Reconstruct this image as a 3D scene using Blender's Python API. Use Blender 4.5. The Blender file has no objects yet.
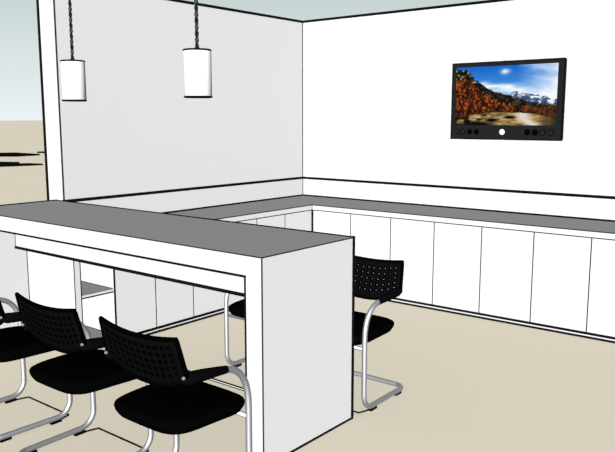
import bpy, bmesh, math, random
from mathutils import Vector, Matrix

S = bpy.context.scene
COL = S.collection

# ------------------------------------------------------------------ camera
cam = bpy.data.cameras.new('camera')
cam.sensor_width = 36.0
cam.lens = 36.0 * 712.2 / 615.0
cam.clip_start, cam.clip_end = 0.05, 9000
camo = bpy.data.objects.new('camera', cam)
COL.objects.link(camo)
camo.location = (5.006, -6.174, 1.68)
camo.rotation_euler = (math.radians(90) - 0.1481, 0, 0.6746)
S.camera = camo

# ------------------------------------------------------------------ sky
def lin(c):
    c = c / 255.0
    return c / 12.92 if c <= 0.04045 else ((c + 0.055) / 1.055) ** 2.4
def rgb(r, g, b):
    return (lin(r), lin(g), lin(b), 1.0)

world = bpy.data.worlds.new('sky')
S.world = world
world.use_nodes = True
nt = world.node_tree
nt.nodes.clear()
wo = nt.nodes.new('ShaderNodeOutputWorld')
bg = nt.nodes.new('ShaderNodeBackground')
tc = nt.nodes.new('ShaderNodeTexCoord')
sx = nt.nodes.new('ShaderNodeSeparateXYZ')
mr = nt.nodes.new('ShaderNodeMapRange')
mr.inputs['From Min'].default_value = 0.0
mr.inputs['From Max'].default_value = 0.16
rp = nt.nodes.new('ShaderNodeValToRGB')
rp.color_ramp.elements[0].position = 0.0
rp.color_ramp.elements[0].color = rgb(235, 243, 245)
rp.color_ramp.elements[1].position = 1.0
rp.color_ramp.elements[1].color = rgb(198, 211, 210)
nt.links.new(tc.outputs['Generated'], sx.inputs[0])
nt.links.new(sx.outputs['Z'], mr.inputs['Value'])
nt.links.new(mr.outputs[0], rp.inputs[0])
nt.links.new(rp.outputs[0], bg.inputs['Color'])
nt.links.new(bg.outputs[0], wo.inputs['Surface'])

# ------------------------------------------------------------------ sun (clear, frontal, shadow-free like the picture)
sun = bpy.data.lights.new('sun', 'SUN')
sun.energy = 10.14 * math.pi
sun.angle = math.radians(0.5)
sun.use_shadow = False
suno = bpy.data.objects.new('sun', sun)
COL.objects.link(suno)
SUN_DIR = Vector((5.45, -8.0, 3.0)).normalized()
suno.location = SUN_DIR * 30
suno.rotation_euler = SUN_DIR.to_track_quat('Z', 'Y').to_euler()

S.view_settings.view_transform = 'Standard'
S.view_settings.look = 'None'
S.view_settings.exposure = 0.0
S.view_settings.gamma = 1.0
S.view_settings.use_curve_mapping = False

# ------------------------------------------------------------------ materials
def mat(name, col, rough=0.9, spec=0.0, metal=0.0, noise=0.0, nscale=20.0):
    m = bpy.data.materials.new(name)
    m.use_nodes = True
    b = m.node_tree.nodes['Principled BSDF']
    c = (col[0], col[1], col[2], 1.0)
    b.inputs['Base Color'].default_value = c
    b.inputs['Roughness'].default_value = rough
    b.inputs['Specular IOR Level'].default_value = spec
    b.inputs['Metallic'].default_value = metal
    if noise > 0:
        n = m.node_tree.nodes.new('ShaderNodeTexNoise')
        n.inputs['Scale'].default_value = nscale
        t = m.node_tree.nodes.new('ShaderNodeTexCoord')
        r = m.node_tree.nodes.new('ShaderNodeValToRGB')
        r.color_ramp.elements[0].color = tuple(x * (1 - noise) for x in c[:3]) + (1,)
        r.color_ramp.elements[1].color = tuple(min(1, x * (1 + noise)) for x in c[:3]) + (1,)
        m.node_tree.links.new(t.outputs['Object'], n.inputs['Vector'])
        m.node_tree.links.new(n.outputs['Fac'], r.inputs[0])
        m.node_tree.links.new(r.outputs[0], b.inputs['Base Color'])
    return m

WHITE = mat('white_paint', (0.128, 0.128, 0.128), noise=0.005, nscale=3)
LINE = mat('black_edging', (0.0012, 0.0012, 0.0012))
THIN = mat('dark_grey_edging', (0.006, 0.006, 0.006))
GREY = mat('grey_top', (0.0640, 0.0640, 0.0636), noise=0.01, nscale=6)  # grey for upward faces only: worktop, table top and shelf tops
SAND = mat('beige_floor', (0.1880, 0.1720, 0.1388), noise=0.006, nscale=0.7)
FABRIC = mat('black_fabric', (0.0003, 0.0003, 0.0003), noise=0.1, nscale=60)
PLASTIC = mat('black_plastic', (0.0007, 0.0007, 0.0007))
HOLE = mat('black_recess', (0.0002, 0.0002, 0.0002))
STEEL = mat('brushed_steel', (0.150, 0.150, 0.160), rough=0.60, metal=1.0)
BOLT = mat('bright_steel', (0.045, 0.045, 0.045))
SHADE = mat('white_glass', (0.165, 0.165, 0.165))
CORD = mat('braided_cord', (0.003, 0.003, 0.003))
FLECK = mat('grey_braid', (0.018, 0.018, 0.018))
BEZEL = mat('charcoal_plastic', (0.0024, 0.0025, 0.0028))
KEY = mat('black_key', (0.0003, 0.0003, 0.0003))
KEYRIM = mat('grey_key_rim', (0.0036, 0.0036, 0.0038))

# ------------------------------------------------------------------ mesh helpers
class MB:
    """collects shapes for ONE mesh object"""
    def __init__(self):
        self.bm = bmesh.new()
        self.mats = []
    def mi(self, m):
        if m not in self.mats:
            self.mats.append(m)
        return self.mats.index(m)
    def box(self, a, b, m, faces=None):
        """faces: dict axis-sign -> material, e.g. {'+x': LINE}"""
        x0, y0, z0 = [min(a[i], b[i]) for i in range(3)]
        x1, y1, z1 = [max(a[i], b[i]) for i in range(3)]
        v = [self.bm.verts.new(p) for p in ((x0,y0,z0),(x1,y0,z0),(x1,y1,z0),(x0,y1,z0),(x0,y0,z1),(x1,y0,z1),(x1,y1,z1),(x0,y1,z1))]
        q = {'-z':(3,2,1,0), '+z':(4,5,6,7), '-y':(0,1,5,4), '+x':(1,2,6,5), '+y':(2,3,7,6), '-x':(3,0,4,7)}
        for k, ids in q.items():
            f = self.bm.faces.new([v[i] for i in ids])
            f.material_index = self.mi((faces or {}).get(k, m))
        return self
    def bar(self, p, q, w, m=LINE):
        """square black edging strip along an edge"""
        h = w / 2
        a = [min(p[i], q[i]) - h for i in range(3)]
        b = [max(p[i], q[i]) + h for i in range(3)]
        return self.box(a, b, m)
    def tube(self, pts, r, m, n=12, closed=False, cap=True):
        pts = [Vector(p) for p in pts]
        N = len(pts)
        tang = []
        for i in range(N):
            if closed:
                t = pts[(i+1) % N] - pts[i-1]
            else:
                t = pts[min(i+1, N-1)] - pts[max(i-1, 0)]
            tang.append(t.normalized())
        ref = Vector((0,0,1)) if abs(tang[0].z) < 0.9 else Vector((1,0,0))
        u = tang[0].cross(ref).normalized()
        rings = []
        for i in range(N):
            u = (u - tang[i] * u.dot(tang[i])).normalized()
            w = tang[i].cross(u)
            rr = r[i] if isinstance(r, (list, tuple)) else r
            rings.append([self.bm.verts.new(pts[i] + (u * math.cos(2*math.pi*k/n) + w * math.sin(2*math.pi*k/n)) * rr) for k in range(n)])
        k_ = self.mi(m)
        for i in range(N if closed else N-1):
            A, B = rings[i], rings[(i+1) % N]
            for k in range(n):
                f = self.bm.faces.new((A[k], A[(k+1)%n], B[(k+1)%n], B[k]))
                f.material_index = k_; f.smooth = True
        if cap and not closed:
            for R in (rings[0][::-1], rings[-1]):
                f = self.bm.faces.new(R); f.material_index = k_
        return self
    def lathe(self, prof, m, center=(0,0,0), n=40, axis='z', smooth=True):
        """prof: list of (radius, height[, material])"""
        rings = []
        for p in prof:
            ring = []
            for k in range(n):
                a = 2*math.pi*k/n
                if axis == 'z':
                    q = (p[0]*math.cos(a), p[0]*math.sin(a), p[1])
                else:
                    q = (p[0]*math.cos(a), -p[1], p[0]*math.sin(a))
                ring.append(self.bm.verts.new(Vector(q) + Vector(center)))
            rings.append(ring)
        for i in range(len(rings)-1):
            mm = prof[i+1][2] if len(prof[i+1]) > 2 else m
            for k in range(n):
                f = self.bm.faces.new((rings[i][k], rings[i][(k+1)%n], rings[i+1][(k+1)%n], rings[i+1][k]))
                f.material_index = self.mi(mm); f.smooth = smooth
        f = self.bm.faces.new(rings[0][::-1]); f.material_index = self.mi(m)
        f = self.bm.faces.new(rings[-1]); f.material_index = self.mi(m)
        return self
    def build(self, name, parent=None, sharp=None):
        me = bpy.data.meshes.new(name)
        bmesh.ops.recalc_face_normals(self.bm, faces=self.bm.faces)
        self.bm.to_mesh(me)
        self.bm.free()
        for m in self.mats:
            me.materials.append(m)
        if sharp is not None:
            me.set_sharp_from_angle(angle=math.radians(sharp))
        o = bpy.data.objects.new(name, me)
        COL.objects.link(o)
        if parent is not None:
            o.parent = parent
        return o

def tag(o, label=None, cat=None, group=None, kind=None):
    if label: o['label'] = label
    if cat: o['category'] = cat
    if group: o['group'] = group
    if kind: o['kind'] = kind
    return o
def empty(name, loc, rz=0.0):
    o = bpy.data.objects.new(name, None)
    COL.objects.link(o)
    o.location = loc
    o.rotation_euler = (0, 0, rz)
    o.empty_display_size = 0.1
    return o
def copy_tree(o, parent=None):
    c = o.copy()
    COL.objects.link(c)
    if parent is not None:
        c.parent = parent
    for ch in list(o.children):
        copy_tree(ch, c)
    return c
def catmull(pts, n=8):
    pts = [Vector(p) for p in pts]
    P = [pts[0]*2 - pts[1]] + pts + [pts[-1]*2 - pts[-2]]
    out = []
    for i in range(1, len(P)-2):
        for k in range(n):
            t = k / n
            a, b, c, d = P[i-1], P[i], P[i+1], P[i+2]
            out.append(0.5*((2*b) + (c-a)*t + (2*a-5*b+4*c-d)*t*t + (3*b-a-3*c+d)*t*t*t))
    out.append(pts[-1])
    return out
def fillet(pts, rad, n=7):
    """polyline with rounded corners; rad: one radius per interior corner"""
    pts = [Vector(p) for p in pts]
    out = [pts[0]]
    for i in range(1, len(pts)-1):
        r = rad[i-1]
        a = (pts[i-1]-pts[i]).normalized(); b = (pts[i+1]-pts[i]).normalized()
        if r <= 0:
            out.append(pts[i]); continue
        ang = a.angle(b)
        d = r / math.tan(ang/2)
        p0, p1 = pts[i] + a*d, pts[i] + b*d
        c = pts[i] + (a+b).normalized() * (r / math.sin(ang/2))
        v0, v1 = p0-c, p1-c
        tot = v0.angle(v1); ax = v0.cross(v1).normalized()
        for k in range(n+1):
            out.append(c + Matrix.Rotation(tot*k/n, 3, ax) @ v0)
    out.append(pts[-1])
    return out

# ------------------------------------------------------------------ setting
H = 2.727          # wall height
D = 0.634          # counter depth
ZC = 0.841         # counter height
ZB = 1.041         # top of backsplash
XR = 4.7           # where the right wall ends, outside the frame
YL = -3.0          # free end of the left wall
WT = 0.217         # wall thickness

b = MB(); b.box((-1500,-1500,-0.3), (1500,1500,0), SAND)
# a plain slab of ground, subdivided far away by nothing: it carries the room and runs to the horizon
tag(b.build('floor'), kind='structure')

b = MB()
b.box((-WT, YL, 0), (0, WT, H), WHITE)
b.bar((0, YL, H), (0, 0, H), 0.024)
b.bar((-WT, YL, H), (0, YL, H), 0.024)
b.bar((-WT, YL, 0), (-WT, YL, H), 0.021)
b.bar((0, YL, 0), (0, YL, H), 0.010, THIN)
tag(b.build('wall_left'), kind='structure')

b = MB()
b.box((0, 0, 0), (XR, WT, H), WHITE)
b.bar((0, 0, H), (XR, 0, H), 0.024)
b.bar((0, -0.001, ZB), (0, -0.001, H), 0.013, THIN)
tag(b.build('wall_right'), kind='structure')

# backsplash upstands
b = MB(); b.box((0, YL, ZC), (0.008, -0.001, ZB), WHITE)
b.bar((0.006, YL, ZB), (0.006, 0, ZB), 0.024)
b.bar((0.008, YL, ZC+0.004), (0.008, 0, ZC+0.004), 0.022)
tag(b.build('trim_1'), kind='structure')
b = MB(); b.box((0.009, -0.008, ZC), (XR, 0, ZB), WHITE)
b.bar((0.006, -0.006, ZB), (XR, -0.006, ZB), 0.024)
b.bar((0.008, -0.008, ZC+0.004), (XR, -0.008, ZC+0.004), 0.022)
b.bar((0.010, -0.010, ZC), (0.010, -0.010, ZB), 0.008, THIN)
tag(b.build('trim_2'), kind='structure')

# ------------------------------------------------------------------ worktop: one L-shaped run
wt = empty('worktop', (0, 0, 0.79))
def L_prism(mb, x0, y0, z0, z1, d, xr, yl, m, top=None):
    pts = [(x0, y0), (x0, yl), (d, yl), (d, -d), (xr, -d), (xr, y0)]
    lo = [mb.bm.verts.new((x, y, z0)) for x, y in pts]
    hi = [mb.bm.verts.new((x, y, z1)) for x, y in pts]
    f = mb.bm.faces.new(lo[::-1]); f.material_index = mb.mi(m)
    f = mb.bm.faces.new(hi); f.material_index = mb.mi(top or m)
    for i in range(6):
        j = (i+1) % 6
        f = mb.bm.faces.new((lo[i], lo[j], hi[j], hi[i])); f.material_index = mb.mi(m)
b = MB()
L_prism(b, 0.001, -0.001, 0.0, 0.048, D, XR, YL, WHITE)
b.bar((D, YL, 0.0), (D, -D, 0.0), 0.008, THIN)
b.bar((D, -D, 0.0), (XR, -D, 0.0), 0.008, THIN)
b.bar((D, -D, 0.0), (D, -D, 0.051), 0.008, THIN)
b.build('slab', wt)
b = MB()
L_prism(b, 0.001, -0.001, 0.0485, 0.051, D-0.0005, XR, YL, GREY)  # thin grey layer covering the top of the white slab
b.bar((D, YL, 0.0495), (D, -D, 0.0495), 0.008, THIN)
b.bar((D, -D, 0.0495), (XR, -D, 0.0495), 0.008, THIN)
tag(b.build('top_surface', wt), label='grey top surface')
tag(wt, 'long L-shaped worktop with grey surface running along both walls over the white cabinets', 'worktop')

# ------------------------------------------------------------------ base cabinets
ZK = 0.038
ZD = 0.785
DOORF = {'-x': LINE, '+x': LINE, '-y': LINE, '+y': LINE}
def cabinet_right(x0, x1, label):
    c = empty('base_cabinet', ((x0+x1)/2, -D/2, 0))
    hw = (x1-x0)/2
    b = MB(); b.box((-hw+0.0005, -D/2+0.019, ZK), (hw-0.0005, D/2-0.004, ZD), WHITE, {'-y': LINE})
    b.build('carcass', c)
    b = MB(); b.box((-hw+0.0045, -D/2+0.001, ZK+0.004), (hw-0.0045, -D/2+0.018, ZD), WHITE, {'-x': LINE, '+x': LINE})
    b.build('door', c)
    b = MB(); b.box((-hw+0.0005, -D/2+0.0012, 0.001), (hw-0.0005, D/2-0.004, ZK-0.001), WHITE)
    b.bar((-hw+0.0095, -D/2, ZK), (hw-0.0095, -D/2, ZK), 0.0185)
    b.bar((-hw+0.0095, -D/2, 0.006), (hw-0.0095, -D/2, 0.006), 0.0185)
    b.build('plinth', c)
    tag(c, label, 'cabinet', 'white cabinets along the right wall')
def cabinet_left(y0, y1, label):
    c = empty('base_cabinet', (D/2, (y0+y1)/2, 0))
    hw = (y1-y0)/2
    b = MB(); b.box((-D/2+0.004, -hw+0.0005, ZK), (D/2-0.019, hw-0.0005, ZD), WHITE, {'+x': LINE})
    b.build('carcass', c)
    b = MB(); b.box((D/2-0.018, -hw+0.0045, ZK+0.004), (D/2-0.001, hw-0.0045, ZD), WHITE, {'-y': LINE, '+y': LINE})
    b.build('door', c)
    b = MB(); b.box((-D/2+0.004, -hw+0.0005, 0.001), (D/2-0.0012, hw-0.0005, ZK-0.001), WHITE)
    b.bar((D/2, -hw+0.0095, ZK), (D/2, hw-0.0095, ZK), 0.0185)
    b.bar((D/2, -hw+0.0095, 0.006), (D/2, hw-0.0095, 0.006), 0.0185)
    b.build('plinth', c)
    tag(c, label, 'cabinet', 'white cabinets along the left wall')
RX = [0.655 + 0.4495*k for k in range(10)]
RL = ['white flat-door cabinet on the right wall, first from the inner corner',
      'white flat-door cabinet on the right wall, second from the inner corner, above the table end',
      'white flat-door cabinet on the right wall, third from the inner corner, behind a chair back',
      'white flat-door cabinet on the right wall, fourth from the inner corner',
      'white flat-door cabinet on the right wall below the screen, fifth from the corner',
      'white flat-door cabinet on the right wall, second from the right edge of the photo',
      'white flat-door cabinet at the right edge of the photo, cut off by the frame']
for k in range(7):
    cabinet_right(RX[k], RX[k+1], RL[k])
LY = [-0.655 - 0.395*k for k in range(7)]
LY[0] = -0.640; LY[6] = -3.010
LL = ['white flat-door cabinet on the left wall next to the inner corner of the worktop',
      'white flat-door cabinet on the left wall, second from the inner corner, seen over the table',
      'white flat-door cabinet on the left wall, third from the inner corner of the worktop',
      'white flat-door cabinet on the left wall, fourth from the corner, behind a chair leg',
      'white flat-door cabinet on the left wall, second from the open shelf unit',
      'white flat-door cabinet on the left wall right next to the open shelf unit']
for k in range(6):
    cabinet_left(LY[k+1], LY[k], LL[k])
# corner post where the two runs meet
b = MB(); b.box((D-0.03, -D+0.002, 0.001), (D-0.002, -D+0.03, 0.785), WHITE)
b.box((D-0.03, -D-0.005, 0.001), (D+0.014, -D+0.0015, 0.785), LINE)
tag(b.build('corner_post'), 'black upright strip in the inner corner between the two cabinet runs', 'post')

# open shelf unit at the end of the left run
su = empty('shelf_unit', (0, -3.18, 0))
y0, y1 = -0.171, 0.168
XS = 0.03
b = MB(); b.box((XS, y0, 0.001), (D, y0+0.050, 0.88), WHITE)
b.bar((D, y0, 0.003), (D, y0, 0.88), 0.005, THIN)
b.bar((D-0.003, y0+0.05, 0.06), (D-0.003, y0+0.05, 0.86), 0.008)
b.build('end_panel', su)
b = MB(); b.box((XS, y1-0.012, 0.001), (D, y1, 0.88), WHITE, {'+x': LINE})
b.build('side_panel', su)
b = MB(); b.box((XS, y0+0.051, 0.001), (XS+0.015, y1-0.013, 0.88), WHITE)
b.build('back_panel', su)
b = MB(); b.box((XS+0.016, y0+0.051, 0.862), (D, y1-0.013, 0.88), WHITE)
b.build('top_panel', su)
def shelf(z, name):
    b = MB(); b.box((XS+0.016, y0+0.051, z-0.026), (D-0.002, y1-0.013, z), WHITE, {'+z': GREY})  # white board, grey on its top face only
    b.bar((D-0.002, y0+0.055, z), (D-0.002, y1-0.020, z), 0.003, THIN)
    b.bar((D-0.002, y0+0.055, z-0.023), (D-0.002, y1-0.020, z-0.023), 0.009)
    b.bar((XS+0.03, y1-0.0155, z+0.002), (D-0.01, y1-0.0155, z+0.002), 0.004, THIN)
    b.build(name, su)
shelf(0.432, 'shelf'); shelf(0.075, 'shelf')
tag(su, 'white open shelf unit with grey shelves under the left end of the bar table', 'shelf unit')

# ------------------------------------------------------------------ bar table
TX0, TX1, TY0, TY1, TZ, TT, TL = -0.084, 2.803, -3.761, -3.018, 1.044, 0.104, 0.108
t = empty('bar_table', ((TX0+TX1)/2, (TY0+TY1)/2, 0))
mx, my = (TX0+TX1)/2, (TY0+TY1)/2
hx, hy = (TX1-TX0)/2, (TY1-TY0)/2
b = MB(); b.box((-hx, -hy, TZ-TT), (hx, hy, TZ-0.002), WHITE)
b.bar((-hx+TL, -hy, TZ-TT), (hx-TL, -hy, TZ-TT), 0.011)
b.bar((hx, hy, TZ-TT), (hx, hy, TZ), 0.015)
b.build('top_slab', t)
b = MB(); b.box((-hx, -hy, TZ-0.0018), (hx, hy, TZ), GREY)  # thin grey layer over the white table slab
b.bar((-hx, -hy, TZ-0.001), (hx, -hy, TZ-0.001), 0.0055, THIN)
b.bar((hx, -hy, TZ-0.001), (hx, hy, TZ-0.001), 0.0055, THIN)
b.bar((-hx, hy, TZ-0.001), (hx, hy, TZ-0.001), 0.0125)
b.bar((-hx, -hy, TZ-0.001), (-hx, hy, TZ-0.001), 0.016)
tag(b.build('top_surface', t), label='grey top surface')
b = MB(); b.box((hx-TL, -hy, 0.001), (hx, hy, TZ-TT), WHITE)
b.bar((hx, -hy, 0.003), (hx, -hy, TZ-0.004), 0.0055, THIN)
b.bar((hx-TL, -hy, 0.003), (hx-TL, -hy, TZ-TT), 0.0088)
b.bar((hx, hy, 0.006), (hx, hy, TZ-TT), 0.015)
b.bar((hx, -hy, 0.005), (hx, hy, 0.005), 0.011)
b.build('side_panel', t)
b = MB(); b.box((-hx, -hy, 0.001), (-hx+TL, hy-0.337, TZ-TT), WHITE)
b.bar((-hx+TL, -hy, 0.003), (-hx+TL, -hy, TZ-TT), 0.0088)
b.bar((-hx+TL, hy-0.337, 0.003), (-hx+TL, hy-0.337, TZ-TT), 0.005, THIN)
b.build('side_panel', t)
ya = -3.44 - my
b = MB(); b.box((-hx+TL+0.001, ya, 0.738), (hx-TL-0.001, ya+0.03, TZ-TT), WHITE)
b.bar((-hx+TL+0.004, ya, 0.738), (hx-TL-0.004, ya, 0.738), 0.0185)
b.bar((-hx+TL+0.004, ya, 0.742), (-hx+TL+0.004, ya, TZ-TT-0.004), 0.005, THIN)
b.build('apron', t)
yr = -3.093 - my
b = MB(); b.box((0.64-mx, yr-0.004, 0.001), (hx-TL-0.001, yr+0.010, 0.014), WHITE, {'+y': LINE, '+z': LINE})
b.bar((0.645-mx, yr-0.004, 0.015), (hx-TL-0.005, yr-0.004, 0.015), 0.0065)
b.bar((0.645-mx, yr-0.004, 0.002), (hx-TL-0.005, yr-0.004, 0.002), 0.0065)
b.build('floor_rail', t)
tag(t, 'tall white bar table with thick square edges and a grey top', 'table')
t.location = (mx, my, 0)

# ------------------------------------------------------------------ cantilever chairs
def make_chair():
    """local frame: front legs at y=0, the sitter faces +y, the back is at -y"""
    root = empty('cantilever_chair', (0, 0, 0))
    R = 0.0152
    hw, hr = 0.244, 0.234
    def side(s):
        return [(s*hw, -0.36, 0.662), (s*hw, -0.16, 0.643)] + \
               [(s*hw, -0.115, 0.634), (s*hw, -0.075, 0.616), (s*hw, -0.042, 0.586), (s*hw, -0.018, 0.545), (s*hw, -0.004, 0.490), (s*hw, 0.0, 0.43)]
    r = side(1); l = side(-1)
    up_r = catmull(r, 5); up_l = catmull(l, 5)
    zf = 0.028
    loop = fillet([up_r[-1], (hw, 0.0, zf), (hr, -0.466, zf), (-hr, -0.466, zf), (-hw, 0.0, zf), up_l[-1]], [0.085, 0.06, 0.06, 0.085], 8)
    pts = up_r[:-1] + loop + up_l[::-1][1:]
    b = MB(); b.tube(pts, R, STEEL, 14)
    b.build('tube_frame', root)
    # seat crossbar between the front legs, under the cushion
    b = MB(); b.tube([(-hw+0.004, -0.004, 0.388), (hw-0.004, -0.004, 0.388)], 0.0125, STEEL, 10)
    b.build('crossbar', root)
    # thin floor wire squared between the front bends
    b = MB(); b.tube(fillet([(-0.240, -0.085, 0.006), (-0.214, 0.006, 0.006), (0.214, 0.006, 0.006), (0.240, -0.085, 0.006)], [0.004, 0.004], 3), 0.0048, LINE, 6)
    b.tube([(0.0, 0.002, 0.004), (0.0, 0.002, 0.014)], 0.005, LINE, 6)
    b.build('floor_wire', root)
    # rubber glides
    for s in (1, -1):
        for (x, y, dx, dy) in ((hw-0.003, -0.095, 0.012, 0.032), (hr-0.002, -0.385, 0.012, 0.030)):
            b = MB(); b.box((s*x-dx, y-dy, 0.001), (s*x+dx, y+dy, 0.0135), PLASTIC)
            b.build('rubber_glide', root)
    # seat cushion: rounded plan, domed top, tapering underside
    b = MB()
    n = 48
    def ring(sc, z, crown=0.0):
        out = []
        for k in range(n):
            a = 2*math.pi*k/n
            ca, sa = math.cos(a), math.sin(a)
            e = 2/4.6
            x = 0.243 * math.copysign(abs(ca)**e, ca)
            y = 0.232 * math.copysign(abs(sa)**e, sa)
            x *= 1 - 0.05*(y/0.232 < 0)*abs(y/0.232)
            out.append(b.bm.verts.new((x*sc, -0.184 + y*sc, z + 0.010 + 0.012*max(0, y/0.232)*(-1 if z > 0.4 else 0))))
        return out
    rings = [ring(sc, z) for sc, z in ((0.55, 0.393), (0.84, 0.396), (0.93, 0.406), (0.985, 0.428), (1.0, 0.444), (0.985, 0.453), (0.93, 0.461), (0.8, 0.465), (0.5, 0.467), (0.2, 0.467))]
    mi = b.mi(FABRIC)
    for A, B in zip(rings, rings[1:]):
        for k in range(n):
            f = b.bm.faces.new((A[k], A[(k+1)%n], B[(k+1)%n], B[k])); f.smooth = True; f.material_index = mi
    b.bm.faces.new(rings[0][::-1]).material_index = mi
    b.bm.faces.new(rings[-1]).material_index = mi
    b.build('seat', root)
    # backrest: curved perforated shell
    b = MB()
    NX, NZ, TH = 11, 5, 0.016
    def srf(u, v, side):
        # u -1..1 across, v 0..1 up
        x = u * (0.257 - 0.014*v)
        top = 0.816 + 0.020*u*u
        bot = 0.588 + 0.076*abs(u)**2.5
        z = bot + (top-bot)*v
        y = -0.345 - 0.055*(z-0.60)/0.23 - 0.022*(1-u*u)*v
        nrm = Vector((-0.15*u, -1, -0.04)).normalized()   # outward to the rear
        p = Vector((x, y, z)) + nrm * (TH/2 * side)
        return p
    def addface(vs, m, smooth=True):
        f = b.bm.faces.new(vs); f.material_index = b.mi(m); f.smooth = smooth
    # margin grid lines
    us = [-1.0] + [-0.90 + 1.80*i/NX for i in range(NX+1)] + [1.0]
    vs_ = [0.0] + [0.15 + 0.72*j/NZ for j in range(NZ+1)] + [1.0]
    grid = {}
    for sd in (1, -1):
        for i, u in enumerate(us):
            for j, v in enumerate(vs_):
                grid[sd, i, j] = b.bm.verts.new(srf(u, v, sd))
    NI, NJ = len(us)-1, len(vs_)-1
    for i in range(NI):
        for j in range(NJ):
            perf = 1 <= i < NI-1 and 1 <= j < NJ-1
            if not perf:
                for sd in (1, -1):
                    addface([grid[sd,i,j], grid[sd,i+1,j], grid[sd,i+1,j+1], grid[sd,i,j+1]], PLASTIC)
                continue
            uc, vc = (us[i]+us[i+1])/2, (vs_[j]+vs_[j+1])/2
            du, dv = (us[i+1]-us[i])/2, (vs_[j+1]-vs_[j])/2
            mids = {}
            inner = {}
            for sd in (1, -1):
                corners = [grid[sd,i,j], grid[sd,i+1,j], grid[sd,i+1,j+1], grid[sd,i,j+1]]
                def loop_(rr, s):
                    o = []
                    for k in range(8):
                        a = math.pi/4*k - 3*math.pi/4
                        o.append(b.bm.verts.new(srf(uc + du*rr*1.0*math.cos(a), vc + dv*rr*math.sin(a), s)))
                    return o
                O = loop_(0.64, sd); I = loop_(0.58, sd*0.2); K = loop_(0.14, sd*0.2)
                inner[sd] = K
                for c in range(4):
                    a0, a1, a2 = O[2*c], O[(2*c+1) % 8], O[(2*c+2) % 8]
                    addface([corners[c], corners[(c+1)%4], a2, a1, a0], PLASTIC)
                for k in range(8):
                    addface([O[k], O[(k+1)%8], I[(k+1)%8], I[k]], HOLE, False)
                    addface([I[k], I[(k+1)%8], K[(k+1)%8], K[k]], HOLE, False)
            for k in range(8):
                addface([inner[1][k], inner[1][(k+1)%8], inner[-1][(k+1)%8], inner[-1][k]], HOLE, False)
    for i in range(NI):
        for j in (0, NJ):
            addface([grid[1,i,j], grid[1,i+1,j], grid[-1,i+1,j], grid[-1,i,j]], PLASTIC)
    for j in range(NJ):
        for i in (0, NI):
            addface([grid[1,i,j], grid[1,i,j+1], grid[-1,i,j+1], grid[-1,i,j]], PLASTIC)
    # padded rim along the top and the two sides
    rim = [srf(-1, v, 0) for v in (0.0, 0.25, 0.5, 0.75, 0.93)] + [srf(u/10, 0.99, 0) for u in range(-10, 11)] + [srf(1, v, 0) for v in (0.93, 0.75, 0.5, 0.25, 0.0)]
    b.tube(rim, 0.0105, HOLE, 8)
    lowrim = [srf(u/10, 0.0, 0) for u in range(-10, 11)]
    b.tube(lowrim, 0.0095, HOLE, 8)
    b.build('backrest', root)
    # arm pads around the tube, and the bolts that hold the back
    for s in (1, -1):
        b = MB()
        path = [(s*hw, -0.372, 0.667), (s*hw, -0.366, 0.666), (s*hw, -0.34, 0.660), (s*hw, -0.27, 0.653), (s*hw, -0.20, 0.646), (s*hw, -0.138, 0.639), (s*hw, -0.132, 0.638)]
        b.tube(path, [0.014, 0.023, 0.0275, 0.026, 0.0215, 0.0175, 0.016], PLASTIC, 14)
        b.build('arm_pad', root)
        p = srf(s*0.985, 0.06, 0)
        b = MB(); b.lathe([(0.005, -0.006), (0.007, -0.003), (0.007, 0.003), (0.005, 0.007)], BOLT, center=(s*0.252, p.y-0.012, 0.672), n=12, axis='y')
        b.build('bolt', root)
    return root

GROUP_N = 'chairs along the near side of the bar table'
GROUP_F = 'chairs along the far side of the bar table'
chair = make_chair()
spots = [
    (2.695, -4.005, 0, 'black chair on the near side of the bar table, nearest its thick end panel', GROUP_N),
    (2.012, -4.005, 0, 'black chair in the middle of the three on the near side of the table', GROUP_N),
    (1.300, -4.005, 0, 'black chair at the left edge of the photo, mostly cut off by the frame', GROUP_N),
    (2.582, -2.930, math.pi, 'black perforated-back chair standing beyond the end panel of the bar table, facing us', GROUP_F),
    (1.930, -2.895, math.pi, 'chair across the table, only its leg and seat tip seen under the tabletop', GROUP_F),
]
for i, (x, y, rz, label, grp) in enumerate(spots):
    c = chair if i == 0 else copy_tree(chair)
    c.location = (x, y, 0)
    c.rotation_euler = (0, 0, rz)
    tag(c, label, 'chair', grp)

# ------------------------------------------------------------------ pendant lamps
def make_pendant():
    p = empty('pendant_lamp', (0, 0, 0))
    r, h = 0.0775, 0.13
    b = MB()
    b.lathe([(r-0.012, -h), (r-0.004, -h+0.001), (r, -h+0.008), (r, h-0.008), (r-0.004, h-0.001), (r-0.012, h)], SHADE, n=64)
    for z in (-h+0.003, h-0.003):
        ring = [((r-0.0035)*math.cos(a*math.pi/32), (r-0.0035)*math.sin(a*math.pi/32), z) for a in range(64)]
        b.tube(ring, 0.0062, LINE, 8, closed=True)
    tag(b.build('lamp_shade', p, sharp=40), label='white cylindrical shade')
    b = MB()
    b.lathe([(0.020, h+0.0005), (0.020, h+0.004), (0.012, h+0.014)], CORD, n=16)
    b.build('cord_grip', p)
    b = MB()
    L = 0.90
    for ph, m in ((0, CORD), (math.pi, CORD), (math.pi/2, FLECK)):
        rr = 0.0058 if m is CORD else 0.0062
        pts = [(rr*math.cos(k*0.55+ph), rr*math.sin(k*0.55+ph), h+0.010 + L*k/150) for k in range(151)]
        b.tube(pts, 0.0058 if m is CORD else 0.0040, m, 6)
    b.build('cord', p)
    b = MB()
    b.lathe([(0.05, h+L+0.002), (0.05, h+L+0.018), (0.03, h+L+0.03)], SHADE, n=24)
    b.build('ceiling_rose', p)
    return p
pend = make_pendant()
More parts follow.
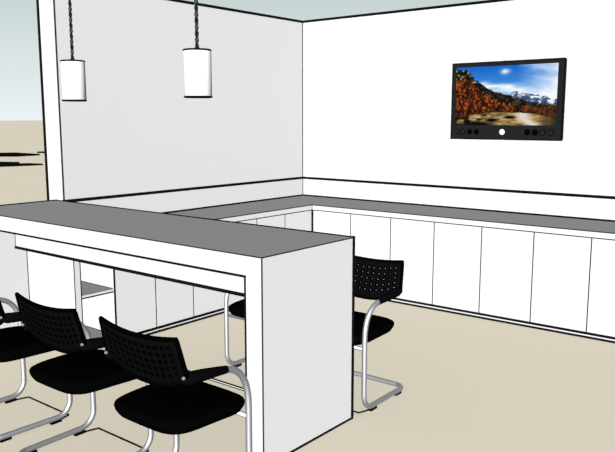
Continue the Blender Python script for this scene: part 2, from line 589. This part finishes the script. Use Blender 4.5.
for i, (x, label) in enumerate(((0.790, 'smaller-looking white cylinder pendant lamp near the free end of the left wall'),
                                (1.988, 'larger-looking white cylinder pendant lamp, the right one of two over the table'))):
    q = pend if i == 0 else copy_tree(pend)
    q.location = (x + 0.007, -3.39, 1.934)
    tag(q, label, 'lamp', 'pendant lamps over the bar table')

# ------------------------------------------------------------------ wall screen
def frac(x): return x - math.floor(x)
def hsh(i, j, s): return frac(math.sin(i*127.1 + j*311.7 + s*74.7) * 43758.5453)
def noise(x, y, s=0):
    i, j = math.floor(x), math.floor(y)
    fx, fy = x-i, y-j
    fx = fx*fx*(3-2*fx); fy = fy*fy*(3-2*fy)
    a, b_, c, d = hsh(i,j,s), hsh(i+1,j,s), hsh(i,j+1,s), hsh(i+1,j+1,s)
    return (a*(1-fx)+b_*fx)*(1-fy) + (c*(1-fx)+d*fx)*fy
def fbm(x, y, s=0):
    return 0.55*noise(x,y,s) + 0.28*noise(2.1*x,2.1*y,s+1) + 0.17*noise(4.3*x,4.3*y,s+2)
def mix(a, b_, t):
    t = max(0, min(1, t)); return tuple(p*(1-t)+q*t for p, q in zip(a, b_))
def interp(x, tab):
    for (x0, y0), (x1, y1) in zip(tab, tab[1:]):
        if x <= x1: return y0 + (y1-y0)*(x-x0)/(x1-x0)
    return tab[-1][1]
def landscape(u, v):
    # sky
    c = mix((22, 100, 200), (120, 185, 240), (1-v)*1.5)
    c = mix(c, (246, 250, 255), (u-0.42)*1.7 + (0.75-v)*0.7 + (fbm(u*4+v*3, v*6, 3)-0.5)*0.9 - 0.1)
    for (cu, cv, su_, sv, w) in ((0.50, 0.90, 0.045, 0.045, 0.9), (0.36, 0.66, 0.16, 0.035, 1.2), (0.52, 0.64, 0.08, 0.04, 1.1), (0.28, 0.70, 0.06, 0.04, 1.0), (0.44, 0.59, 0.18, 0.04, 0.8), (0.63, 0.58, 0.09, 0.04, .9)):
        g = math.exp(-((u-cu)/su_)**2 - ((v-cv)/sv)**2) * w * (0.5+0.9*fbm(u*16, v*16, 5))
        c = mix(c, (255, 255, 250), g)
    # snowy range
    ridge = interp(u, [(0, .3), (0.36, .44), (0.48, .50), (0.55, .54), (0.60, .585), (0.66, .55), (0.74, .53), (0.80, .50), (0.88, .485), (0.95, .43), (1, .42)]) + 0.035*(noise(u*40, 1, 8)-0.5)
    if v < ridge:
        n = fbm(u*26, v*30, 11)
        d = (ridge-v)/0.2
        c = mix((240, 245, 252), (70, 92, 130), (n-0.40)*6 + d*0.9+0.15)
        c = mix(c, (34, 40, 44), d*1.9-0.95 + (n-0.5)*2)
    # dark spur descending from the left
    spur = interp(u, [(0, .99), (0.11, .94), (0.16, .88), (0.20, .80), (0.28, .68), (0.38, .585), (0.50, .52), (0.62, .45), (0.75, .39), (1, .32)]) + 0.05*(fbm(u*30, 3, 14)-0.5)
    if v < spur:
        n = fbm(u*34, v*26, 17)
        c = mix((20, 22, 22), (95, 70, 45), (n-0.42)*3)
        if v > 0.72: c = mix(c, (190, 175, 155), (noise(u*40, v*30, 21)-0.58)*3.5)
    # larches
    tt = interp(u, [(0, .80), (0.12, .78), (0.2, .68), (0.3, .54), (0.4, .43), (0.5, .37), (0.6, .33), (0.68, .29), (0.8, .30), (0.9, .33), (1, .36)]) + 0.08*(noise(u*34, 0, 31)-0.5) + 0.05*(noise(u*90, 5, 33)-0.5)
    tb = interp(u, [(0, .12), (0.2, .18), (0.4, .22), (0.6, .21), (0.75, .2), (1, .12)])
    if tb < v < tt:
        n = fbm(u*55, v*20, 37); n2 = noise(u*70, v*46, 39)
        c = mix((44, 22, 12), (178, 84, 38), (n-0.38)*2.3 + (n2-0.5)*1.3)
        c = mix(c, (24, 18, 14), (0.27-v+tb-0.1)*2.2 + (0.5-n2)*0.6)
        if u > 0.72: c = mix(c, (60, 40, 26), 0.45)
    elif v <= tb:
        n = fbm(u*20, v*50, 41)
        c = mix((112, 88, 48), (208, 182, 122), (n-0.3)*2.0)
        path = interp(v, [(0, .80), (.1, .70), (.2, .68)])
        c = mix(c, (222, 212, 200), 1.25-abs(u-path)/0.085)
        if u < 0.33: c = mix(c, (28, 20, 14), (noise(u*16, v*30, 45)-0.42)*4)
        c = mix(c, (12, 10, 8), 1.6-math.hypot((u-0.38)/0.05, (v-0.085)/0.028))
        c = mix(c, (12, 10, 8), 1.5-math.hypot((u-0.56)/0.055, (v-0.13)/0.022))
        c = mix(c, (14, 11, 8), 1.5-math.hypot((u-0.22)/0.17, (v-0.01)/0.05))
        c = mix(c, (58, 48, 28), (u-0.82)*6)
    if abs(u-0.24) < 0.03 and abs(v-0.135) < 0.012: c = mix(c, (215, 205, 190), 0.8)
    return c

tv = empty('wall_screen', (2.358, -0.002, 1.848))
TW, THh, YF = 0.518, 0.343, -0.048
SX0, SX1, SZ0, SZ1 = 1.873-2.358, 2.822-2.358, 1.632-1.848, 2.156-1.848
b = MB()
b.box((-TW, YF, -THh), (TW, 0, SZ0), BEZEL)
b.box((-TW, YF, SZ1), (TW, 0, THh), BEZEL)
b.box((-TW, YF, SZ0), (SX0, 0, SZ1), BEZEL)
b.box((SX1, YF, SZ0), (TW, 0, SZ1), BEZEL)
for p, q in (((-TW, YF, -THh), (TW, YF, -THh)), ((-TW, YF, THh), (TW, YF, THh)), ((-TW, YF, -THh), (-TW, YF, THh)), ((TW, YF, -THh), (TW, YF, THh))):
    b.bar(p, q, 0.010)
b.build('bezel', tv)
# picture area
NU, NV = 240, 132
me = bpy.data.meshes.new('screen')
verts = [(SX0 + (SX1-SX0)*i/NU, YF+0.006, SZ0 + (SZ1-SZ0)*j/NV) for j in range(NV+1) for i in range(NU+1)]
faces = [(j*(NU+1)+i, j*(NU+1)+i+1, (j+1)*(NU+1)+i+1, (j+1)*(NU+1)+i) for j in range(NV) for i in range(NU)]
# rear of the panel, so the screen is a slab
o0 = len(verts)
for (x, z) in ((SX0, SZ0), (SX1, SZ0), (SX1, SZ1), (SX0, SZ1)):
    verts.append((x, -0.004, z))
faces.append((o0+3, o0+2, o0+1, o0))
me.from_pydata(verts, [], faces)
at = me.color_attributes.new('picture', 'FLOAT_COLOR', 'POINT')
cols = []
for j in range(NV+1):
    for i in range(NU+1):
        c = landscape(i/NU, j/NV)
        cols += [lin(max(0, min(255, c[0]))), lin(max(0, min(255, c[1]))), lin(max(0, min(255, c[2]))), 1.0]
cols += [0, 0, 0, 1]*4
at.data.foreach_set('color', cols)
sm = bpy.data.materials.new('lit_screen')
sm.use_nodes = True
n = sm.node_tree
pb = n.nodes['Principled BSDF']
pb.inputs['Base Color'].default_value = (0, 0, 0, 1)
pb.inputs['Specular IOR Level'].default_value = 0.0
va = n.nodes.new('ShaderNodeVertexColor'); va.layer_name = 'picture'
n.links.new(va.outputs['Color'], pb.inputs['Emission Color'])
pb.inputs['Emission Strength'].default_value = 1.0
me.materials.append(sm)
so = bpy.data.objects.new('screen', me); COL.objects.link(so); so.parent = tv
tag(so, label='lit screen with an autumn mountain valley')
ZBt = 1.571-1.848
def button(x, rim, fill, r, hgt):
    b = MB()
    b.lathe([(r, 0.0), (r, hgt), (r*0.72, hgt+0.001), (r*0.70, hgt-0.0005, fill), (r*0.2, hgt-0.0005, fill)], rim, center=(x, YF-0.0003, ZBt), n=24, axis='y', smooth=False)
    return b
for x in (1.898, 1.958, 2.030, 2.096):
    button(x-2.358, KEY, KEYRIM if x < 1.99 else KEY, 0.026, 0.004).build('button', tv)
for x in (2.577, 2.646):
    button(x-2.358, KEY, KEY, 0.028, 0.004).build('button', tv)
for x in (2.714, 2.785):
    button(x-2.358, KEY, KEYRIM, 0.027, 0.004).build('button', tv)
b = MB(); b.lathe([(0.026, 0.0), (0.026, 0.003), (0.022, 0.005), (0.005, 0.005)], WHITE, center=(2.343-2.358, YF-0.0003, ZBt), n=28, axis='y', smooth=False)
tag(b.build('button', tv), label='round white button')
tag(tv, 'wide black wall screen showing an autumn mountain valley, buttons along its lower bezel', 'screen')

# ------------------------------------------------------------------ dark flat things lying on the ground outside
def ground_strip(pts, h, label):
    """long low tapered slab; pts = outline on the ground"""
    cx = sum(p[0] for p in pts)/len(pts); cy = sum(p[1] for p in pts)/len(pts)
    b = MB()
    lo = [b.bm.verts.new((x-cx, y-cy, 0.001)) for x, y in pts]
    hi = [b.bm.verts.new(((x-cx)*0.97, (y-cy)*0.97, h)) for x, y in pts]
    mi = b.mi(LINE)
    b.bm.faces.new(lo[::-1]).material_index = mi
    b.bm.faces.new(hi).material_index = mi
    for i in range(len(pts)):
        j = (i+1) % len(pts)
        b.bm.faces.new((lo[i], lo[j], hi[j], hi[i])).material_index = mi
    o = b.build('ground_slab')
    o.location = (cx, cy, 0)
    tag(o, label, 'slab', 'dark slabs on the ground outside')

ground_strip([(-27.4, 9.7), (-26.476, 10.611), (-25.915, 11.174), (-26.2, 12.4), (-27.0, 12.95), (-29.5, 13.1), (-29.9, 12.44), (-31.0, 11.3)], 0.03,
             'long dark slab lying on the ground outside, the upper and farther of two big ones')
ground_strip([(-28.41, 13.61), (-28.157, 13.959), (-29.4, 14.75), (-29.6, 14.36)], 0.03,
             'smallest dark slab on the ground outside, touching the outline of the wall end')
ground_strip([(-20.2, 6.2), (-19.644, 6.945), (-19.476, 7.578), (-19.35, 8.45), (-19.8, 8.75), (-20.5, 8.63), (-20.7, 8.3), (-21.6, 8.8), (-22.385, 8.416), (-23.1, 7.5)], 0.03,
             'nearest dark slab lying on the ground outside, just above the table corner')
